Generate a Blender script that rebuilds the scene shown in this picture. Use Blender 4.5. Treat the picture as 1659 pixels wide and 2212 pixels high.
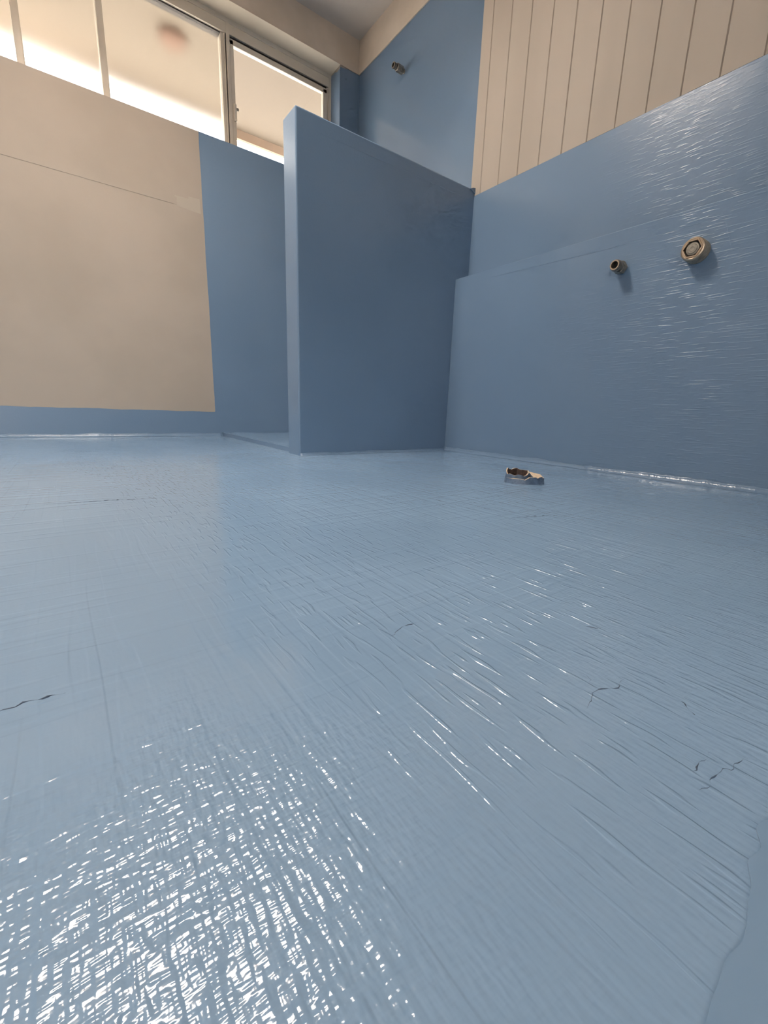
import bpy, bmesh, math, random
from mathutils import Vector, Matrix, noise

for o in list(bpy.data.objects):
    bpy.data.objects.remove(o)
scene = bpy.context.scene
C = scene.collection
rnd = random.Random(7)

# ------------------------------------------------------------------ camera
FPX = 921.79                       # focal length in pixels of the 1659 x 2212 frame
YAW, PITCH, ROLL = math.radians(36.766), math.radians(-13.566), math.radians(2.015)
fw = Vector((math.sin(YAW) * math.cos(PITCH), math.cos(YAW) * math.cos(PITCH), math.sin(PITCH)))
r0 = Vector((math.cos(YAW), -math.sin(YAW), 0))
u0 = r0.cross(fw)
rt = r0 * math.cos(ROLL) + u0 * math.sin(ROLL)
up = u0 * math.cos(ROLL) - r0 * math.sin(ROLL)
cam_data = bpy.data.cameras.new('camera')
cam = bpy.data.objects.new('camera', cam_data)
C.objects.link(cam)
cam.matrix_world = Matrix(((rt.x, up.x, -fw.x, 0), (rt.y, up.y, -fw.y, 0), (rt.z, up.z, -fw.z, 0.2), (0, 0, 0, 1)))
cam_data.sensor_fit = 'VERTICAL'
cam_data.sensor_height = 36
cam_data.lens = FPX / 2212 * 36
cam_data.clip_start = 0.01
scene.camera = cam

# ------------------------------------------------------------------ light: one bright hazy sky
SKY = 12.0
world = bpy.data.worlds.new('sky')
scene.world = world
world.use_nodes = True
bg = world.node_tree.nodes['Background']
bg.inputs[0].default_value = (1.0, 0.97, 0.93, 1)
bg.inputs[1].default_value = SKY
sun_data = bpy.data.lights.new('sun', 'SUN')
sun_data.energy = 24.0
sun_data.angle = math.radians(4)
sun_data.color = (1.0, 0.93, 0.84)
sun = bpy.data.objects.new('sun', sun_data)
C.objects.link(sun)
sun.rotation_euler = (math.radians(-24), math.radians(6), 0)      # high sun on the window side, kept off the glass by the eave
scene.view_settings.view_transform = 'Standard'
scene.view_settings.look = 'None'
scene.view_settings.gamma = 1
scene.view_settings.use_curve_mapping = False
scene.view_settings.exposure = 0.0
scene.cycles.use_denoising = True
scene.cycles.use_adaptive_sampling = True
scene.cycles.adaptive_threshold = 0.09
scene.cycles.max_bounces = 10
scene.cycles.diffuse_bounces = 4
scene.cycles.glossy_bounces = 3
scene.cycles.transmission_bounces = 10
scene.cycles.use_light_tree = False
scene.cycles.caustics_reflective = False
scene.cycles.light_sampling_threshold = 0.03
scene.cycles.adaptive_min_samples = 12

# ------------------------------------------------------------------ room measures (metres)
YB, XR, XR2, XF = 2.8196, 1.6868, 1.6015, 1.7857      # back wall, right wall (upper, lower), shower wall
YP, PT, XP, ZP = 1.6328, 0.1084, 0.7731, 1.2188       # dwarf wall: front face, thickness, free end, top
ZB, ZS, ZT, ZL = 0.1468, 1.6238, 1.1924, 0.8185       # skirting coat, window sill, coat on right wall, ledge
ZC, ZI, XE, XJ = 2.2781, 2.4550, 0.7696, 1.6418       # window head, ceiling, coat edge, window jamb
XL, YF = -1.9, -1.5                                   # left wall, wall behind the camera
YE = 1.66                                             # end of the boarded wall
YW = YB + 0.112                                       # window frame front
STEP = 0.020                                          # shower floor step

# ------------------------------------------------------------------ materials
def nodes_of(name):
    m = bpy.data.materials.new(name)
    m.use_nodes = True
    nt = m.node_tree
    return m, nt, nt.nodes['Principled BSDF']

def N(nt, t, **kw):
    n = nt.nodes.new(t)
    for k, v in kw.items():
        setattr(n, k, v)
    return n

def pos_noise(nt, scale, rot=0.0, detail=2.0, rough=0.5, plane='xyz'):
    """noise in world metres stretched by scale; plane 'xy' / 'yz' reads only those two axes"""
    g = N(nt, 'ShaderNodeNewGeometry')
    vec = g.outputs['Position']
    if plane == 'yz':
        sp = N(nt, 'ShaderNodeSeparateXYZ')
        cb = N(nt, 'ShaderNodeCombineXYZ')
        nt.links.new(vec, sp.inputs[0])
        nt.links.new(sp.outputs[1], cb.inputs[0])
        nt.links.new(sp.outputs[2], cb.inputs[1])
        vec = cb.outputs[0]
    mp = N(nt, 'ShaderNodeMapping', vector_type='POINT')
    mp.inputs['Rotation'].default_value = (0, 0, rot)
    mp.inputs['Scale'].default_value = scale if len(scale) == 3 else (*scale, 1)
    nt.links.new(vec, mp.inputs['Vector'])
    no = N(nt, 'ShaderNodeTexNoise', noise_dimensions='3D' if plane == 'xyz' else '2D')
    no.inputs['Scale'].default_value = 1.0
    no.inputs['Detail'].default_value = detail
    no.inputs['Roughness'].default_value = rough
    nt.links.new(mp.outputs[0], no.inputs['Vector'])
    return no.outputs['Fac']

def math_n(nt, op, a, b=None, c=None, clamp=False):
    n = N(nt, 'ShaderNodeMath', operation=op, use_clamp=clamp)
    for i, v in enumerate((a, b, c)):
        if v is None:
            continue
        if isinstance(v, (int, float)):
            n.inputs[i].default_value = v
        else:
            nt.links.new(v, n.inputs[i])
    return n.outputs[0]

def smooth(nt, v, lo, hi, a=0.0, b=1.0):
    n = N(nt, 'ShaderNodeMapRange', interpolation_type='SMOOTHSTEP')
    n.inputs['From Min'].default_value = lo
    n.inputs['From Max'].default_value = hi
    n.inputs['To Min'].default_value = a
    n.inputs['To Max'].default_value = b
    nt.links.new(v, n.inputs['Value'])
    return n.outputs['Result']

def mix_col(nt, fac, a, b):
    n = N(nt, 'ShaderNodeMix', data_type='RGBA')
    nt.links.new(fac, n.inputs[0])
    n.inputs[6].default_value = (*a, 1)
    n.inputs[7].default_value = (*b, 1)
    return n.outputs[2]

def bump(nt, bsdf, height, distance=1.0, strength=1.0):
    b = N(nt, 'ShaderNodeBump')
    b.inputs['Strength'].default_value = strength
    b.inputs['Distance'].default_value = distance
    nt.links.new(height, b.inputs['Height'])
    nt.links.new(b.outputs[0], bsdf.inputs['Normal'])

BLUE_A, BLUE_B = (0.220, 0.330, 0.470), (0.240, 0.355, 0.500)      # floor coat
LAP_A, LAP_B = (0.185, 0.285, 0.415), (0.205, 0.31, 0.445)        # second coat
WALL_A, WALL_B = (0.147, 0.220, 0.322), (0.163, 0.240, 0.346)      # darker coat on the walls
BEIGE_A, BEIGE_B = (0.372, 0.315, 0.262), (0.408, 0.347, 0.290)

def add(nt, terms):
    """sum of (height signal, metres) -> metres"""
    tot = None
    for sig, amp in terms:
        t = math_n(nt, 'MULTIPLY', sig, amp)
        tot = t if tot is None else math_n(nt, 'ADD', tot, t)
    return tot

def ridge(nt, sig, lo, hi):
    return smooth(nt, sig, lo, hi)

def coat_material(name, kind):
    """rubbery blue waterproofing coat laid on with a brush over fibre mesh"""
    m, nt, b = nodes_of(name)
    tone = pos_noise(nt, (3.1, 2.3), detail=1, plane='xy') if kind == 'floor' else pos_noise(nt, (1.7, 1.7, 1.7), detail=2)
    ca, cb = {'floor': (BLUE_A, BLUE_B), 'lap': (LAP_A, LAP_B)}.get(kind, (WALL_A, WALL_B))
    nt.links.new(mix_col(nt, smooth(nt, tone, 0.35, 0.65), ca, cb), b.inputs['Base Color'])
    b.inputs['IOR'].default_value = 1.53
    if kind == 'floor':
        b.inputs['Roughness'].default_value = 0.11
        P = dict(plane='xy')
        pm = smooth(nt, tone, 0.36, 0.62, 0.45, 1.0)
        fy = pos_noise(nt, (330, 100), detail=0.6, **P)                 # mesh threads
        fx = pos_noise(nt, (95, 340), detail=1, **P)
        sy = smooth(nt, pos_noise(nt, (210, 27), rot=0.02, detail=0, **P), 0.635, 0.80)  # sparse raised threads along Y
        gy = smooth(nt, pos_noise(nt, (62, 3.4), rot=0.03, detail=1, **P), 0.36, 0.48)  # brush grooves along Y
        gx = smooth(nt, pos_noise(nt, (3.2, 60), rot=-0.10, detail=1, **P), 0.36, 0.48) # and along X
        wav = pos_noise(nt, (11, 7), detail=0, **P)
        g = N(nt, 'ShaderNodeNewGeometry')
        sp = N(nt, 'ShaderNodeSeparateXYZ')
        nt.links.new(g.outputs['Position'], sp.inputs[0])
        yy = math_n(nt, 'ADD', sp.outputs[1], math_n(nt, 'MULTIPLY', wav, 0.22))
        fm = smooth(nt, yy, 0.26, 0.42, 1.0, 0.16)                  # the mesh shows through where the coat was rolled thin
        fine = math_n(nt, 'MULTIPLY', add(nt, [(fy, 0.00060), (fx, 0.00046)]), fm)
        h = math_n(nt, 'ADD', add(nt, [(gy, 0.00030), (gx, 0.00026), (wav, 0.0008)]), fine)
        h = math_n(nt, 'MULTIPLY', h, pm)
        xx = math_n(nt, 'ADD', sp.outputs[0], math_n(nt, 'MULTIPLY', sp.outputs[1], 0.10))
        sm = smooth(nt, xx, 0.10, 0.26, 0.0, 0.00056)               # loose threads lie mostly towards the right wall
        h = math_n(nt, 'ADD', h, math_n(nt, 'MULTIPLY', sy, sm))
        bump(nt, b, h)
    elif kind == 'wall_h':
        b.inputs['Roughness'].default_value = 0.26
        P = dict(plane='yz')
        g = N(nt, 'ShaderNodeNewGeometry')
        sp = N(nt, 'ShaderNodeSeparateXYZ')
        nt.links.new(g.outputs['Position'], sp.inputs[0])
        wob = pos_noise(nt, (3.0, 3.0), detail=1, **P)
        yy = math_n(nt, 'ADD', sp.outputs[1], math_n(nt, 'MULTIPLY', wob, -0.7))
        pm = smooth(nt, yy, 0.15, 0.75, 1.0, 0.10)                  # brushwork is heavier away from the corner
        f1 = smooth(nt, pos_noise(nt, (18, 270), rot=-0.05, detail=0, **P), 0.61, 0.76)
        f2 = pos_noise(nt, (70, 120), rot=-0.08, detail=1, **P)
        wav = pos_noise(nt, (4, 5), detail=0, **P)
        h = math_n(nt, 'MULTIPLY', add(nt, [(f1, 0.00022), (f2, 0.00024)]), pm)
        h = math_n(nt, 'ADD', h, math_n(nt, 'MULTIPLY', wav, 0.0006))
        bump(nt, b, h)
    elif kind == 'wall_v':
        b.inputs['Roughness'].default_value = 0.17
        f1 = pos_noise(nt, (130, 6), detail=1, plane='yz')
        wav = pos_noise(nt, (4, 3), detail=0, plane='yz')
        bump(nt, b, add(nt, [(f1, 0.00022), (wav, 0.0008)]))
    elif kind == 'fillet':
        b.inputs['Roughness'].default_value = 0.20
        bump(nt, b, add(nt, [(pos_noise(nt, (140, 140, 140), detail=2), 0.0010), (pos_noise(nt, (40, 40, 40), detail=1), 0.0012)]))
    else:
        b.inputs['Roughness'].default_value = 0.30
        f1 = pos_noise(nt, (110, 110, 110), detail=2)
        wav = pos_noise(nt, (5, 5, 5), detail=1)
        bump(nt, b, add(nt, [(f1, 0.0003), (wav, 0.0012)]))
    return m

def plain_material(name, ca, cb, rough, scale=(3, 3, 3), bump_amp=0.0, bump_scale=(80, 80, 80), metal=0.0, spec=0.5):
    m, nt, b = nodes_of(name)
    t = pos_noise(nt, scale, detail=4)
    nt.links.new(mix_col(nt, smooth(nt, t, 0.35, 0.65), ca, cb), b.inputs['Base Color'])
    b.inputs['Roughness'].default_value = rough
    b.inputs['Metallic'].default_value = metal
    b.inputs['Specular IOR Level'].default_value = spec
    if bump_amp:
        bump(nt, b, add(nt, [(pos_noise(nt, bump_scale, detail=3), bump_amp)]))
    return m

M = {
    'floor': coat_material('blue_floor_coat', 'floor'),
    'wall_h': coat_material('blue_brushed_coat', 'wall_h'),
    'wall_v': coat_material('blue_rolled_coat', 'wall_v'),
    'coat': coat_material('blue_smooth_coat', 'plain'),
    'lap': coat_material('blue_second_coat', 'lap'),
    'fillet': coat_material('blue_fillet_coat', 'fillet'),
    'beige': plain_material('beige_sheet', BEIGE_A, BEIGE_B, 0.75, (2.2, 2.2, 2.2), 0.0002),
    'tape': plain_material('beige_tape', (0.42, 0.365, 0.305), (0.45, 0.39, 0.33), 0.7),
    'board': plain_material('beige_board', BEIGE_A, BEIGE_B, 0.7, (3, 3, 0.7), 0.0002, (60, 60, 8)),
    'ceiling': plain_material('ceiling_plaster', (0.64, 0.56, 0.49), (0.70, 0.62, 0.55), 0.85, (2, 2, 2), 0.0004),
    'trim': plain_material('trim_board', (0.58, 0.48, 0.385), (0.66, 0.55, 0.45), 0.8, (4, 4, 4), 0.0003),
    'reveal': plain_material('lightened_reveal', (0.70, 0.60, 0.48), (0.76, 0.66, 0.53), 0.7, (5, 5, 5)),  # paler than the wall: window light put into the lining's colour
    'alu': plain_material('window_metal', (0.56, 0.50, 0.42), (0.62, 0.56, 0.48), 0.40, (6, 6, 6)),
    'dark': plain_material('rubber_seal', (0.035, 0.026, 0.022), (0.05, 0.04, 0.035), 0.6),
    'fitting': plain_material('tarnished_brass', (0.20, 0.175, 0.15), (0.34, 0.285, 0.23), 0.38, (90, 90, 90), 0.0003, (200, 200, 200), metal=0.75),
    'brass': plain_material('bare_brass', (0.50, 0.38, 0.27), (0.60, 0.47, 0.35), 0.35, (120, 120, 120), metal=0.7),
    'bore': plain_material('dark_bore', (0.02, 0.018, 0.018), (0.035, 0.03, 0.03), 0.7),
    'cap': plain_material('grey_cap', (0.22, 0.19, 0.15), (0.30, 0.26, 0.21), 0.55, (150, 150, 150)),
    'torn': plain_material('torn_cream', (0.62, 0.47, 0.33), (0.74, 0.58, 0.42), 0.8, (160, 160, 160), 0.0006, (220, 220, 220)),
    'scrap': plain_material('scrap_blue', (0.085, 0.130, 0.205), (0.13, 0.19, 0.28), 0.35, (90, 90, 90), 0.0012, (130, 130, 130)),
    'liner': plain_material('brown_liner', (0.055, 0.032, 0.026), (0.10, 0.058, 0.045), 0.6, (120, 120, 120)),
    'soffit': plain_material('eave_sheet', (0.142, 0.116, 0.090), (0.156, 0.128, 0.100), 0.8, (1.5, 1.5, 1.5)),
    'fascia': plain_material('eave_timber', (0.26, 0.19, 0.14), (0.30, 0.22, 0.165), 0.8, (3, 3, 3)),
    'vent': plain_material('eave_vent', (0.10, 0.05, 0.03), (0.14, 0.07, 0.04), 0.7),
    'ground': plain_material('pale_ground', (0.33, 0.32, 0.30), (0.39, 0.38, 0.36), 0.9, (0.6, 0.6, 0.6)),
    'crack': plain_material('dark_crack', (0.055, 0.085, 0.13), (0.08, 0.12, 0.18), 0.5, (80, 80, 80)),
}

def glass_material(name, rough, tint):
    m, nt, b = nodes_of(name)
    b.inputs['Base Color'].default_value = (*tint, 1)
    b.inputs['Transmission Weight'].default_value = 1.0
    b.inputs['IOR'].default_value = 1.46
    b.inputs['Roughness'].default_value = rough
    return m
M['clear'] = glass_material('clear_glass', 0.0, (1, 1, 1))
def frost_material(name, rough):
    m, nt, b = nodes_of(name)
    g = N(nt, 'ShaderNodeBsdfGlass', distribution='BECKMANN')
    g.inputs['Color'].default_value = (0.99, 0.98, 0.96, 1)
    g.inputs['Roughness'].default_value = rough
    g.inputs['IOR'].default_value = 1.46
    t = N(nt, 'ShaderNodeBsdfTranslucent')
    t.inputs['Color'].default_value = (0.95, 0.92, 0.88, 1)
    mx = N(nt, 'ShaderNodeMixShader')
    mx.inputs[0].default_value = 0.004
    nt.links.new(g.outputs[0], mx.inputs[1])
    nt.links.new(t.outputs[0], mx.inputs[2])
    nt.links.new(mx.outputs[0], nt.nodes['Material Output'].inputs['Surface'])
    return m
M['frost'] = frost_material('frosted_glass', 0.275)
def glow_material(name, col, strength):
    m, nt, b = nodes_of(name)
    b.inputs['Base Color'].default_value = (0.8, 0.8, 0.8, 1)
    b.inputs['Emission Color'].default_value = (*col, 1)
    b.inputs['Emission Strength'].default_value = strength
    return m
LAMP = 80.0
M['glow'] = glow_material('lit_diffuser', (1.0, 0.93, 0.84), LAMP)

# ------------------------------------------------------------------ mesh helpers
def obj(name, bm, mat, parent=None, smooth_shade=False):
    bmesh.ops.recalc_face_normals(bm, faces=bm.faces)
    me = bpy.data.meshes.new(name)
    bm.to_mesh(me)
    bm.free()
    if smooth_shade:
        for p in me.polygons:
            p.use_smooth = True
    me.materials.append(M[mat])
    o = bpy.data.objects.new(name, me)
    C.objects.link(o)
    if parent:
        o.parent = parent
    return o

def structure(o):
    o['kind'] = 'structure'
    return o

def tag(o, label, cat, group=None):
    o['label'] = label
    o['category'] = cat
    if group:
        o['group'] = group
    return o

def empty(name, loc=(0, 0, 0), parent=None):
    o = bpy.data.objects.new(name, None)
    o.location = loc
    C.objects.link(o)
    if parent:
        o.parent = parent
    return o

def box(bm, x0, x1, y0, y1, z0, z1, bev=0.0):
    r = bmesh.ops.create_cube(bm, size=1)
    for v in r['verts']:
        v.co = Vector((x0 + (v.co.x + .5) * (x1 - x0), y0 + (v.co.y + .5) * (y1 - y0), z0 + (v.co.z + .5) * (z1 - z0)))
    if bev:
        es = list({e for v in r['verts'] for e in v.link_edges})
        bmesh.ops.bevel(bm, geom=es, offset=bev, segments=2, affect='EDGES', profile=0.5)
    return bm

def boxes(lst, bev=0.0):
    bm = bmesh.new()
    for b in lst:
        box(bm, *b, bev=bev)
    return bm

def jag(a, b, n, amp, seed, skip_ends=True):
    """points from a to b with a wobbly hand-painted offset across the line"""
    a, b = Vector(a), Vector(b)
    d = (b - a)
    nrm = Vector((-d.y, d.x)).normalized()
    out = []
    for i in range(n + 1):
        t = i / n
        o = noise.noise(Vector((t * d.length * 9, seed, 0.3))) * amp + noise.noise(Vector((t * d.length * 60, seed, 4.3))) * amp * 0.45
        if skip_ends and i in (0, n):
            o = 0
        out.append(a + d * t + nrm * o)
    return out

def sheet(pts, to3, off0, off1):
    """flat outline of 2-D points given depth off0..off1 by to3(u, v, off)"""
    bm = bmesh.new()
    A = [bm.verts.new(to3(p[0], p[1], off0)) for p in pts]
    B = [bm.verts.new(to3(p[0], p[1], off1)) for p in pts]
    bm.faces.new(A)
    bm.faces.new(B[::-1])
    n = len(pts)
    for i in range(n):
        bm.faces.new((A[i], A[(i + 1) % n], B[(i + 1) % n], B[i]))
    return bm

def lathe(prof, seg=24, axis='-x', close=True):
    """prof: (distance along axis, radius); spins around -X from the origin"""
    bm = bmesh.new()
    rings = []
    for d, r in prof:
        ring = []
        for k in range(seg):
            a = 2 * math.pi * k / seg
            ring.append(bm.verts.new((-d, r * math.cos(a), r * math.sin(a))))
        rings.append(ring)
    for i in range(len(rings) - 1):
        for k in range(seg):
            bm.faces.new((rings[i][k], rings[i][(k + 1) % seg], rings[i + 1][(k + 1) % seg], rings[i + 1][k]))
    if close:
        bm.faces.new(rings[0])
        bm.faces.new(rings[-1])
    return bm

def place(bm, loc):
    bmesh.ops.translate(bm, verts=bm.verts, vec=Vector(loc))
    return bm

# ================================================================== the room shell
# floor
floor = structure(obj('floor', boxes([(XL - .1, XR2 + 0.12, YF - .1, YB + .1, -0.12, 0.0)]), 'floor'))
bm = bmesh.new()                                        # raised shower floor behind the dwarf wall
x0 = 0.80
pts = [Vector((x0, YP + PT - .01)), Vector((XF + .05, YP + PT - .01)), Vector((XF + .05, YB + .05)), Vector((x0 + .012, YB + .05))]
bm = sheet(pts, lambda u, v, o: (u, v, o), -0.01, STEP)
obj('shower_floor', bm, 'floor', floor)
bm = sheet([Vector((x0 - .004, YP + PT - .01)), Vector((x0, YP + PT - .01)), Vector((x0 + .012, YB)), Vector((x0 + .008, YB))], lambda u, v, o: (u, v, o), -0.004, STEP + .001)
obj('step_face', bm, 'coat', floor)

def cove(name, a, b, nrm, r, parent, z=0.0):
    """hand-laid fillet where floor and wall meet, from a to b; nrm points into the room"""
    a, b, nrm = Vector(a), Vector(b), Vector(nrm)
    L = (b - a).length
    n = max(8, int(L / 0.012))
    bm = bmesh.new()
    rows = []
    for i in range(n + 1):
        t = i / n
        c = a.lerp(b, t)
        rr = r * (1 + 0.35 * noise.noise(Vector((t * L * 10, a.x * 3, a.y))) + 0.25 * noise.noise(Vector((t * L * 45, a.y, 7.0))))
        row = []
        for k in range(7):
            an = math.pi / 2 * k / 6
            off = rr * (1 - math.sin(an))
            hh = rr * (1 - math.cos(an))
            row.append(bm.verts.new((c.x + nrm.x * off, c.y + nrm.y * off, z + 0.0006 + hh)))
        row.append(bm.verts.new((c.x - nrm.x * .004, c.y - nrm.y * .004, z - 0.003)))
        rows.append(row)
    for i in range(n):
        for k in range(8):
            bm.faces.new((rows[i][k], rows[i][(k + 1) % 8], rows[i + 1][(k + 1) % 8], rows[i + 1][k]))
    bm.faces.new(rows[0]); bm.faces.new(rows[-1])
    return obj(name, bm, 'fillet', parent, True)

cove('floor_fillet', (XL, YB - .002, 0), (0.80, YB - .002, 0), (0, -1, 0), 0.016, floor)
cove('floor_fillet', (XR2 - .001, YF, 0), (XR2 - .001, YP, 0), (-1, 0, 0), 0.016, floor)
cove('floor_fillet', (XP + .004, YP - .001, 0), (XR2, YP - .001, 0), (0, -1, 0), 0.010, floor)

# ceiling
LX0, LX1, LY0, LY1, LD = -0.28, 0.42, 1.36, 1.82, 0.25   # light well and its depth
structure(obj('ceiling', boxes([
    (XL - .1, LX0 - .02, YF - .1, YB + .1, ZI, ZI + .1), (LX1 + .02, XF + .2, YF - .1, YB + .1, ZI, ZI + .1),
    (LX0 - .02, LX1 + .02, YF - .1, LY0 - .02, ZI, ZI + .1), (LX0 - .02, LX1 + .02, LY1 + .02, YB + .1, ZI, ZI + .1)]), 'ceiling'))

# back wall with the long window opening
WX0 = XL + 0.25
wall_back = structure(obj('wall_back', boxes([
    (XL - .1, XF + .2, YB, YB + .2, -0.12, ZS),
    (XL - .1, XF + .2, YB, YB + .2, ZC, ZI + .1),
    (XL - .1, WX0, YB, YB + .2, ZS, ZC),
    (XJ, XF + .2, YB, YB + .2, ZS, ZC)]), 'beige'))
back = lambda u, v, o: (u, YB - o, v)
# blue coat to the right of the beige sheet, and a skirting band below it
pts = [Vector((XF, STEP - .02))] + [Vector((XF, ZS))] + jag((XE - .006, ZS), (XE, ZB + .004), 90, 0.0020, 1.7, False)[0:] \
    + jag((XE - .004, ZB), (XL, ZB + .012), 150, 0.0035, 5.1, False) + [Vector((XL, -.01)), Vector((XF, -.01))]
pts = pts[1:]
obj('blue_coat', sheet(pts, back, -0.001, 0.0018), 'coat', wall_back)
# pier right of the window, painted up to a ragged line under the trim
pts = [Vector((XJ, ZS)), Vector((XF, ZS))] + jag((XF, ZC - .002), (XJ, ZC - .012), 16, 0.010, 8.8, False)
obj('pier_coat', sheet(pts, back, -0.001, 0.0015), 'coat', wall_back)
pts = [Vector((YB - .0015, ZS)), Vector((YW + .01, ZS))] + jag((YW + .01, ZC - .012), (YB - .0015, ZC - .014), 10, 0.012, 3.3, False)
obj('reveal_coat', sheet(pts, lambda u, v, o: (XJ - o, u, v), -0.001, 0.0015), 'coat', wall_back)
obj('reveal_head', boxes([(WX0, XJ, YB - .006, YW + .004, ZC - .0015, ZC - .0002)]), 'reveal', wall_back)  # thin sheet added under the head to carry the lightened colour
# faint taped joint across the beige sheet, with a paler length at its end
obj('joint_tape', sheet([Vector((XL, 1.252)), Vector((0.632, 1.240))] + jag((0.632, 1.240), (0.630, 1.276), 8, 0.006, 2.2, False) + [Vector((XL, 1.290))], back, -0.0005, 0.0012), 'beige', wall_back)
obj('joint_tape', sheet([Vector((0.615, 1.236)), Vector((0.752, 1.226)), Vector((0.750, 1.298)), Vector((0.690, 1.296)), Vector((0.690, 1.284)), Vector((0.622, 1.284))], back, -0.0005, 0.0004), 'tape', wall_back)

# right wall: shower recess, boarded wall, lower lining
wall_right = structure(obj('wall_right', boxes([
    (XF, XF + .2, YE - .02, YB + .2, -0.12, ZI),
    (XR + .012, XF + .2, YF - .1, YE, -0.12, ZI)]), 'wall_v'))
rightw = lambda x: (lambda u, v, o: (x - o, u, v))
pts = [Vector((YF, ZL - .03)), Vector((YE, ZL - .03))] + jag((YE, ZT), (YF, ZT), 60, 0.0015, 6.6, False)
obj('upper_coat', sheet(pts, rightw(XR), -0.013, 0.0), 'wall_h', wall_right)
bm = boxes([(XR2, XR + .01, YF, YP + .0, -0.05, ZL)], bev=0.0015)
obj('lower_lining', bm, 'wall_h', wall_right)
# mesh patch pressed in around the valve, and a lap of the coat under the ledge
pts = jag((.695, .709), (.555, .773), 30, .0016, 2.5) + jag((.521, .678), (.634, .612), 30, .0016, 7.5)
obj('coat_patch', sheet(pts, rightw(XR2), -0.001, 0.0004), 'wall_h', wall_right)
pts = jag((1.40, .7853), (.90, .7725), 60, .002, 3.5) + jag((.46, .7747), (.46, .7730), 3, .0, 1.5) + jag((.90, .7700), (1.40, .7838), 60, .0015, 9.5)
obj('coat_lap', sheet(pts, rightw(XR2), -0.001, 0.0005), 'wall_h', wall_right)
# vertical boards, V-jointed
pitch = 0.1034
y1 = YE
i = 0
edges = [YE] + [1.598 - pitch * k for k in range(32)]
for a, b in zip(edges[:-1], edges[1:]):
    if b < YF - .1:
        break
    w = 0.0028
    z0, z1 = ZT + 0.0012, ZI
    prof = [(XR + .012, b), (XR + .0050, b), (XR + .0010, b + w), (XR + .0010, a - w), (XR + .0050, a), (XR + .012, a)]
    bm = bmesh.new()
    A = [bm.verts.new((x, y, z0)) for x, y in prof]
    B = [bm.verts.new((x, y, z1)) for x, y in prof]
    for k in range(6):
        bm.faces.new((A[k], A[(k + 1) % 6], B[(k + 1) % 6], B[k]))
    bm.faces.new(A); bm.faces.new(B)
    obj('board', bm, 'board', wall_right)

# dwarf wall between the shower and the bath space
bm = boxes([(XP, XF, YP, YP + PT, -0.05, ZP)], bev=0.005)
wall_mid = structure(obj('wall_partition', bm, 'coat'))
# lap line of the coat below its top edge
obj('coat_lap', sheet(jag((XP + .09, ZP - .052), (1.60, ZP - .046), 40, 0.002, 1.1) + jag((1.60, ZP - .0475), (XP + .09, ZP - .0535), 40, 0.0012, 5.1), lambda u, v, o: (u, YP - o, v), -0.001, 0.0003), 'coat', wall_mid)
# flap of coat at the junction with the boards
obj('coat_flap', sheet(jag((1.655, ZP - .004), (1.700, ZP + .012), 8, 0.006, 2.0, False) + [Vector((1.700, ZP - .022))], lambda u, v, o: (u, YP - .003 - o, v), -0.004, 0.002), 'coat', wall_mid)

# boards that close the wall under the ceiling
structure(obj('trim_1', boxes([(XL, XF, YB - .006, YB, ZC - .001, ZI)]), 'trim'))
structure(obj('trim_2', boxes([(XF - .006, XF, YE, YB - .006, ZC - .001, ZI)]), 'trim'))

# walls out of view: solid left wall, wall behind the camera with a doorway added for fill light
structure(obj('wall_left', boxes([(XL - .1, XL, YF - .1, YB, -0.12, ZI)]), 'beige'))
structure(obj('wall_front', boxes([
    (XL - .1, -1.75, YF - .1, YF, -0.12, ZI), (-1.02, XF + .2, YF - .1, YF, -0.12, ZI), (-1.75, -1.02, YF - .1, YF, 2.1, ZI)]), 'beige'))

# ================================================================== the window
win = structure(empty('window_1', ((WX0 + XJ) / 2, YW, ZS)))
def wpart(name, lst, mat, bev=0.0015, parent=None):
    bm = boxes(lst, bev)
    bmesh.ops.translate(bm, verts=bm.verts, vec=-win.location)
    return obj(name, bm, mat, parent or win)
f0, f1 = YW, YW + 0.06
ZH = 2.208                                          # underside of the frame head
wpart('frame_head', [(WX0, XJ, f0, f1, ZH, ZC), (WX0, XJ, f0 - .004, f0 + .01, ZC - .022, ZC)], 'alu')
wpart('frame_sill', [(WX0, XJ, f0, f1, ZS, ZS + .030)], 'alu')
wpart('frame_jamb', [(WX0, WX0 + .03, f0, f1, ZS, ZC)], 'alu')
wpart('frame_jamb', [(XJ - .018, XJ, f0 - .002, f1, ZS, ZC), (XJ - .030, XJ - .018, f0 + .008, f1, ZS, ZH)], 'alu')
mull = [0.030, 0.363]
k = 0
xs = [WX0 + .03, -1.10, -0.80, -0.30] + mull + [0.945]
for x in xs[1:-1]:
    wpart('mullion', [(x - .015, x + .015, f0 + .006, f1, ZS + .02, ZH)], 'alu', 0.004)
wpart('main_mullion', [(0.945, 0.962, f0 + .012, f1, ZS + .02, ZH), (0.962, 0.968, f0 + .004, f1, ZS + .02, ZH),
                       (0.974, 0.992, f0 - .004, f1, ZS + .02, ZC - .022)], 'alu')
wpart('seal', [(0.968, 0.974, f0 + .010, f1, ZS + .02, ZH)], 'dark', 0)
wpart('seal', [(WX0 + .03, 0.945, f0 + .014, f1, ZH - .006, ZH + .002)], 'dark', 0)
for a, b in zip(xs[:-1], xs[1:]):
    wpart('frosted_pane', [(a + (.015 if a != xs[0] else 0), b - (.015 if b != xs[-1] else 0), f0 + .030, f0 + .035, ZS + .028, ZH)], 'frost', 0)
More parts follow.
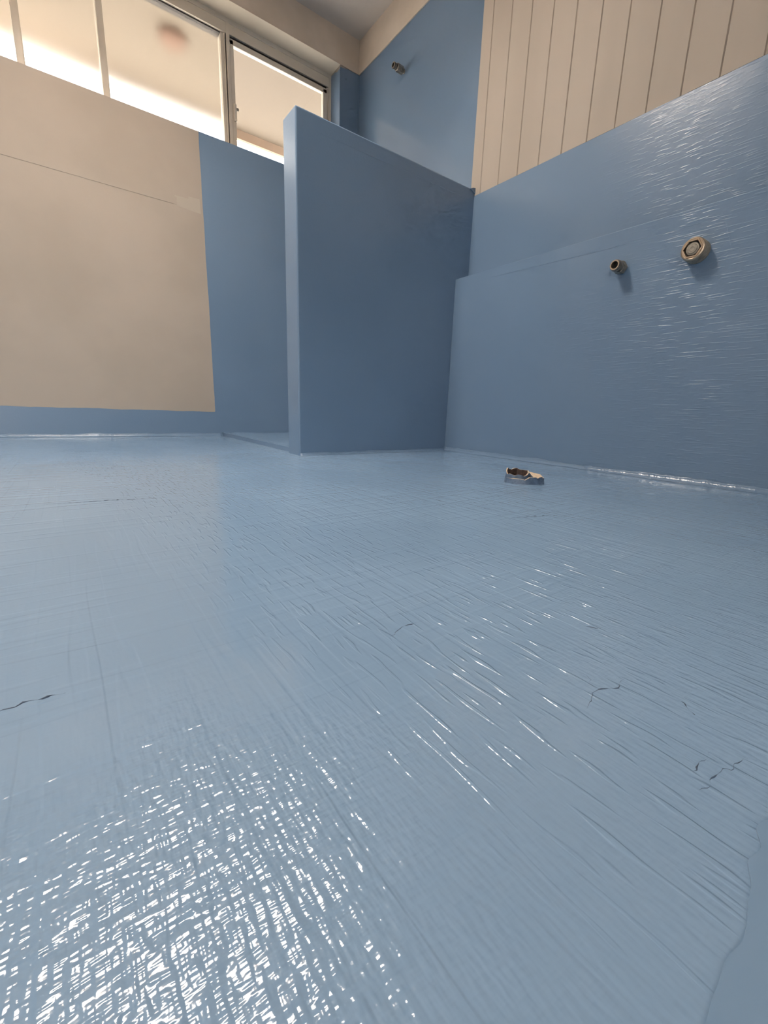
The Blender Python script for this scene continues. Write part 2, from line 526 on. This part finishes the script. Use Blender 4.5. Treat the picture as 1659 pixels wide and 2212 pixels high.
# sliding sash with clear glass
SX0, SX1 = 0.992, XJ - .030
wpart('track_slot', [(SX0, SX1, f0 + .012, f1, ZH - .016, ZH + .002)], 'dark', 0)
sash = wpart('sash', [(SX0, SX1, f0 + .002, f0 + .030, ZH - .040, ZH - .014), (SX0, SX1, f0 + .002, f0 + .030, ZS + .012, ZS + .040),
                      (SX0, SX0 + .022, f0 + .002, f0 + .030, ZS + .02, ZH - .02), (SX1 - .026, SX1, f0 + .002, f0 + .030, ZS + .02, ZH - .02)], 'alu')
wpart('clear_pane', [(SX0 + .02, SX1 - .024, f0 + .007, f0 + .011, ZS + .035, ZH - .036)], 'clear', 0, sash)
bm = boxes([(SX0 + .008, SX0 + .024, f0 - .010, f0 + .004, 1.800, 1.886)], 0.004)
bmesh.ops.translate(bm, verts=bm.verts, vec=-win.location)
latch = obj('latch', bm, 'alu', sash)
bm = lathe([(0, .003), (.002, .0075), (.012, .0085), (.016, .005)], 14)
bmesh.ops.rotate(bm, verts=bm.verts, cent=(0, 0, 0), matrix=Matrix.Rotation(math.pi, 3, 'Z'))
place(bm, Vector((SX0 + .020, f0 - .004, 1.862)) - win.location)
obj('latch_knob', bm, 'cap', sash)

# ================================================================== lit ceiling panel (above the frame)
lamp = empty('ceiling_light_panel', ((LX0 + LX1) / 2, (LY0 + LY1) / 2, ZI))
tag(lamp, 'wide lit diffuser panel set in a shallow well in the ceiling', 'light panel')
def lpart(name, lst, mat):
    bm = boxes(lst)
    bmesh.ops.translate(bm, verts=bm.verts, vec=-lamp.location)
    return obj(name, bm, mat, lamp)
lpart('diffuser', [(LX0 + .002, LX1 - .002, LY0 + .002, LY1 - .002, ZI + LD - .01, ZI + LD)], 'glow')
lpart('well_lining', [(LX0 - .02, LX0, LY0 - .02, LY1 + .02, ZI, ZI + LD), (LX1, LX1 + .02, LY0 - .02, LY1 + .02, ZI, ZI + LD),
                      (LX0, LX1, LY0 - .02, LY0, ZI, ZI + LD), (LX0, LX1, LY1, LY1 + .02, ZI, ZI + LD)], 'trim')
lpart('well_cover', [(LX0 - .03, LX1 + .03, LY0 - .03, LY1 + .03, ZI + LD + .002, ZI + LD + .03)], 'trim')

# ================================================================== outside: eave and ground
eave = empty('roof_eave', (0, YB + .2, 2.30))
tag(eave, 'pale roof eave with timber edge outside the high window', 'eave')
ey = YB + .2
def epart(name, lst, mat):
    bm = boxes(lst)
    bmesh.ops.translate(bm, verts=bm.verts, vec=-eave.location)
    return obj(name, bm, mat, eave)
epart('soffit', [(-6, 6, ey, 3.95, 2.303, 2.34)], 'soffit')
epart('fascia', [(-6, 6, 3.933, 3.96, 2.243, 2.40)], 'fascia')
bm = lathe([(0, .075), (.012, .078), (.030, .070), (.034, .05)], 20)
bmesh.ops.rotate(bm, verts=bm.verts, cent=(0, 0, 0), matrix=Matrix.Rotation(-math.pi / 2, 3, 'Y'))
place(bm, Vector((0.777, 3.30, 2.304)) - eave.location)
obj('vent', bm, 'vent', eave)
epart('roof_sheet', [(-6, 6, ey - .2, 4.0, 2.46, 2.49)], 'fascia')
structure(obj('ground', boxes([(-20, 20, -20, 20, -0.32, -0.22)]), 'ground'))

# ================================================================== fittings
def finish_things():
    # capped pipe stub high on the shower wall
    base = Vector((XF, 2.346, 2.068))
    t = tag(empty('shower_pipe_stub', base), 'short tarnished pipe stub high on the blue wall beside the window', 'pipe stub')
    obj('neck', lathe([(-.004, .010), (.018, .010)], 16), 'brass', t, False)
    bm = lathe([(.010, .016), (.013, .019), (.052, .019), (.055, .016)], 6)
    obj('hex_coupling', bm, 'fitting', t)
    ring = lathe([(.050, .0125), (.058, .0125), (.0585, .015), (.064, .015), (.0645, .0125), (.072, .0125), (.0725, .015), (.078, .015), (.0785, .0095), (.060, .0095)], 20, close=False)
    obj('threaded_end', ring, 'fitting', t, False)
    obj('bore', lathe([(.060, .0093), (.062, .0093)], 16), 'bore', t)

    # open tap stub on the lower lining
    base = Vector((XR2, 0.829, 0.695))
    t = tag(empty('tap_stub', base), 'small open-ended tap stub on the blue wall, left of the larger valve', 'tap stub')
    obj('wall_flange', lathe([(-.003, .013), (.006, .013)], 18), 'fitting', t)
    bm = lathe([(.004, .018), (.006, .0205), (.026, .0205), (.028, .018)], 6)
    obj('hex_body', bm, 'cap', t)
    obj('collar', lathe([(.026, .015), (.030, .0185), (.044, .0185), (.046, .017), (.052, .017), (.055, .0155), (.055, .0112), (.034, .0112)], 24, close=False), 'fitting', t, False)
    obj('lip', lathe([(.0548, .0155), (.0562, .0150), (.0562, .0118), (.0548, .0112)], 24, close=False), 'brass', t, False)
    obj('bore', lathe([(.034, .0110), (.036, .0110)], 20), 'bore', t)

    # larger recessed valve body
    base = Vector((XR2, 0.606, 0.692))
    t = tag(empty('valve_body', base), 'larger round valve body with brass ring on the blue wall', 'valve')
    prof = [(-.003, .030)]
    d = 0.0
    while d < .036:
        prof += [(d, .0300), (d + .002, .0325), (d + .005, .0325), (d + .007, .0300)]
        d += .009
    obj('threaded_body', lathe(prof + [(.038, .028)], 32), 'cap', t, False)
    obj('brass_ring', lathe([(.036, .0315), (.040, .0320), (.044, .0300), (.0455, .0275), (.0445, .0225), (.034, .0215)], 8 * 4, close=False), 'brass', t, False)
    obj('hex_ring', lathe([(.040, .0285), (.0475, .0270), (.0475, .0235), (.040, .0225)], 6, close=False), 'brass', t)
    obj('recess', lathe([(.0385, .0218), (.0392, .0218)], 24), 'bore', t)
    obj('spindle_cap', lathe([(.038, .0175), (.0440, .0170), (.0450, .013), (.0465, .012), (.0470, .006), (.0460, .0035)], 24), 'cap', t)

    # torn collar on the floor
    c = Vector((1.087, 0.765, 0))
    t = tag(empty('torn_pipe_collar', c), 'torn blue-coated collar with ragged cream edges lying on the floor', 'collar scrap')
    R = Vector((0.806, -0.592, 0)).normalized()
    A = Vector((0.592, 0.806, 0)).normalized()
    def ring(name, ctr, ra, rb, hfun, thick, n, seed, arc=(0, 360)):
        """standing ragged wall; outside / rim / inside are three meshes"""
        cols = []
        full = arc == (0, 360)
        m = n if full else n + 1
        for k in range(m):
            an = math.radians(arc[0] + (arc[1] - arc[0]) * k / n)
            w = 1 + 0.09 * noise.noise(Vector((k * .9, seed, 0)))
            hh = hfun(math.degrees(an) % 360) * (1 + 0.30 * noise.noise(Vector((k * 1.7, seed, 3))))
            d = R * math.cos(an) + A * math.sin(an)
            o = ctr[0] * R + ctr[1] * A + (R * math.cos(an) * ra + A * math.sin(an) * rb) * w
            ii = o - d * thick * (1 + .3 * noise.noise(Vector((k * 2.3, seed, 9))))
            cols.append((o * 1.05 - Vector((0, 0, .002)), o + Vector((0, 0, hh)), ii + Vector((0, 0, hh + .002 * noise.noise(Vector((k * 3.1, seed, 5))))), ii * .98 - Vector((0, 0, .002))))
        res = []
        for part, mat, (p, q) in (('outer_wall', 'scrap', (0, 1)), ('torn_rim', 'torn', (1, 2)), ('inner_wall', 'liner', (2, 3))):
            bm = bmesh.new()
            vs = [(bm.verts.new(cc[p]), bm.verts.new(cc[q])) for cc in cols]
            rng = range(m) if full else range(m - 1)
            for k in rng:
                a, b = vs[k], vs[(k + 1) % m]
                bm.faces.new((a[0], b[0], b[1], a[1]))
            if part == 'torn_rim' and not full:
                pass
            obj(part, bm, mat, t)
    ring('skirt', (0.0, 0.0), .055, .034, lambda a: 0.021 if (a > 270 or a < 60) else 0.0145, .006, 26, 2.0)
    ring('sleeve', (-.020, .004), .033, .024, lambda a: 0.027 if a > 190 else 0.037, .0032, 22, 5.0)
    # crumpled block at its right end
    bm = bmesh.new()
    P = [(.018, -.030, -.002), (.055, -.020, -.002), (.056, .016, -.002), (.016, .020, -.002),
         (.020, -.024, .0205), (.054, -.016, .0185), (.053, .014, .025), (.017, .018, .032)]
    vs = [bm.verts.new(R * x + A * y + Vector((0, 0, z))) for x, y, z in P]
    for f in ((0, 1, 5, 4), (1, 2, 6, 5), (2, 3, 7, 6), (3, 0, 4, 7), (0, 1, 2, 3)):
        bm.faces.new([vs[k] for k in f])
    obj('end_block', bm, 'scrap', t)
    bm = bmesh.new()
    top = [(.020, -.024, .0205), (.054, -.016, .0185), (.053, .014, .025), (.017, .018, .032)]
    ctr = Vector((.036, -.002, .0250))
    vs = [bm.verts.new(R * x + A * y + Vector((0, 0, z))) for x, y, z in top]
    cv = bm.verts.new(R * ctr.x + A * ctr.y + Vector((0, 0, ctr.z)))
    for k in range(4):
        bm.faces.new((vs[k], vs[(k + 1) % 4], cv))
    obj('torn_face', bm, 'torn', t)

finish_things()

# ------------------------------------------------------------------ creases and split ridges in the floor coat
def crease(pts, width, height, seed):
    """thin raised wrinkle that follows pts on the floor"""
    P = []
    for a, b in zip(pts[:-1], pts[1:]):
        n = max(3, int((Vector(b) - Vector(a)).length / 0.0025))
        for k in range(n):
            t = k / n
            p = Vector(a).lerp(Vector(b), t)
            P.append(p + Vector((noise.noise(Vector((p.x * 160, p.y * 160, seed))), noise.noise(Vector((p.x * 160, p.y * 160, seed + 7))))) * 0.0030)
    P.append(Vector(pts[-1]))
    bm = bmesh.new()
    rows = []
    n = len(P)
    for i, p in enumerate(P):
        d = (P[min(i + 1, n - 1)] - P[max(i - 1, 0)]).normalized()
        q = Vector((-d.y, d.x))
        s = math.sin(math.pi * (i + .3) / (n - .4)) ** .5 * max(0.08, 0.35 + 1.5 * noise.noise(Vector((i * .38, seed, 2))))
        w, hh = width * s, height * s
        rows.append([bm.verts.new((p.x + q.x * w, p.y + q.y * w, -.0004)), bm.verts.new((p.x + q.x * w * .25, p.y + q.y * w * .25, hh)),
                     bm.verts.new((p.x - q.x * w * .3, p.y - q.y * w * .3, hh * .9)), bm.verts.new((p.x - q.x * w, p.y - q.y * w, -.0004))])
    for i in range(n - 1):
        for k in range(3):
            bm.faces.new((rows[i][k], rows[i + 1][k], rows[i + 1][k + 1], rows[i][k + 1]))
        bm.faces.new((rows[i][3], rows[i + 1][3], rows[i + 1][0], rows[i][0]))
    bm.faces.new(rows[0]); bm.faces.new(rows[-1])
    return obj('crease', bm, 'crack', floor, False)

crease([(-.060, .335), (-.040, .340), (-.020, .337)], .0010, .0012, 1)
crease([(.274, .121), (.300, .128), (.318, .120), (.336, .123)], .0008, .0009, 2)
crease([(.300, .128), (.312, .142)], .0006, .0008, 3)
crease([(.217, .273), (.236, .282), (.254, .281)], .0008, .0011, 4)
crease([(.388, .189), (.394, .178), (.402, .176)], .0008, .0011, 5)
crease([(.340, .086), (.337, .080), (.332, .074)], .0010, .0012, 6)
crease([(.262, .048), (.285, .046), (.312, .039)], .0007, .0007, 7)
crease([(.270, .056), (.300, .055)], .0006, .0006, 8)
crease([(-.05, 1.025), (.05, 1.012), (.156, .993)], .0014, .0016, 9)
crease([(.683, .503), (.745, .488), (.797, .470)], .0012, .0014, 10)

# second coat lapped over the first, close to the camera on the right
pts = [Vector((.15, -.6)), Vector((1.2, -.6)), Vector((1.2, .015))] + jag((0.60, .022), (0.15, .014), 220, 0.014, 4.4, False)
obj('second_coat', sheet(pts, lambda u, v, o: (u, v, o), -0.001, 0.0007), 'lap', floor)
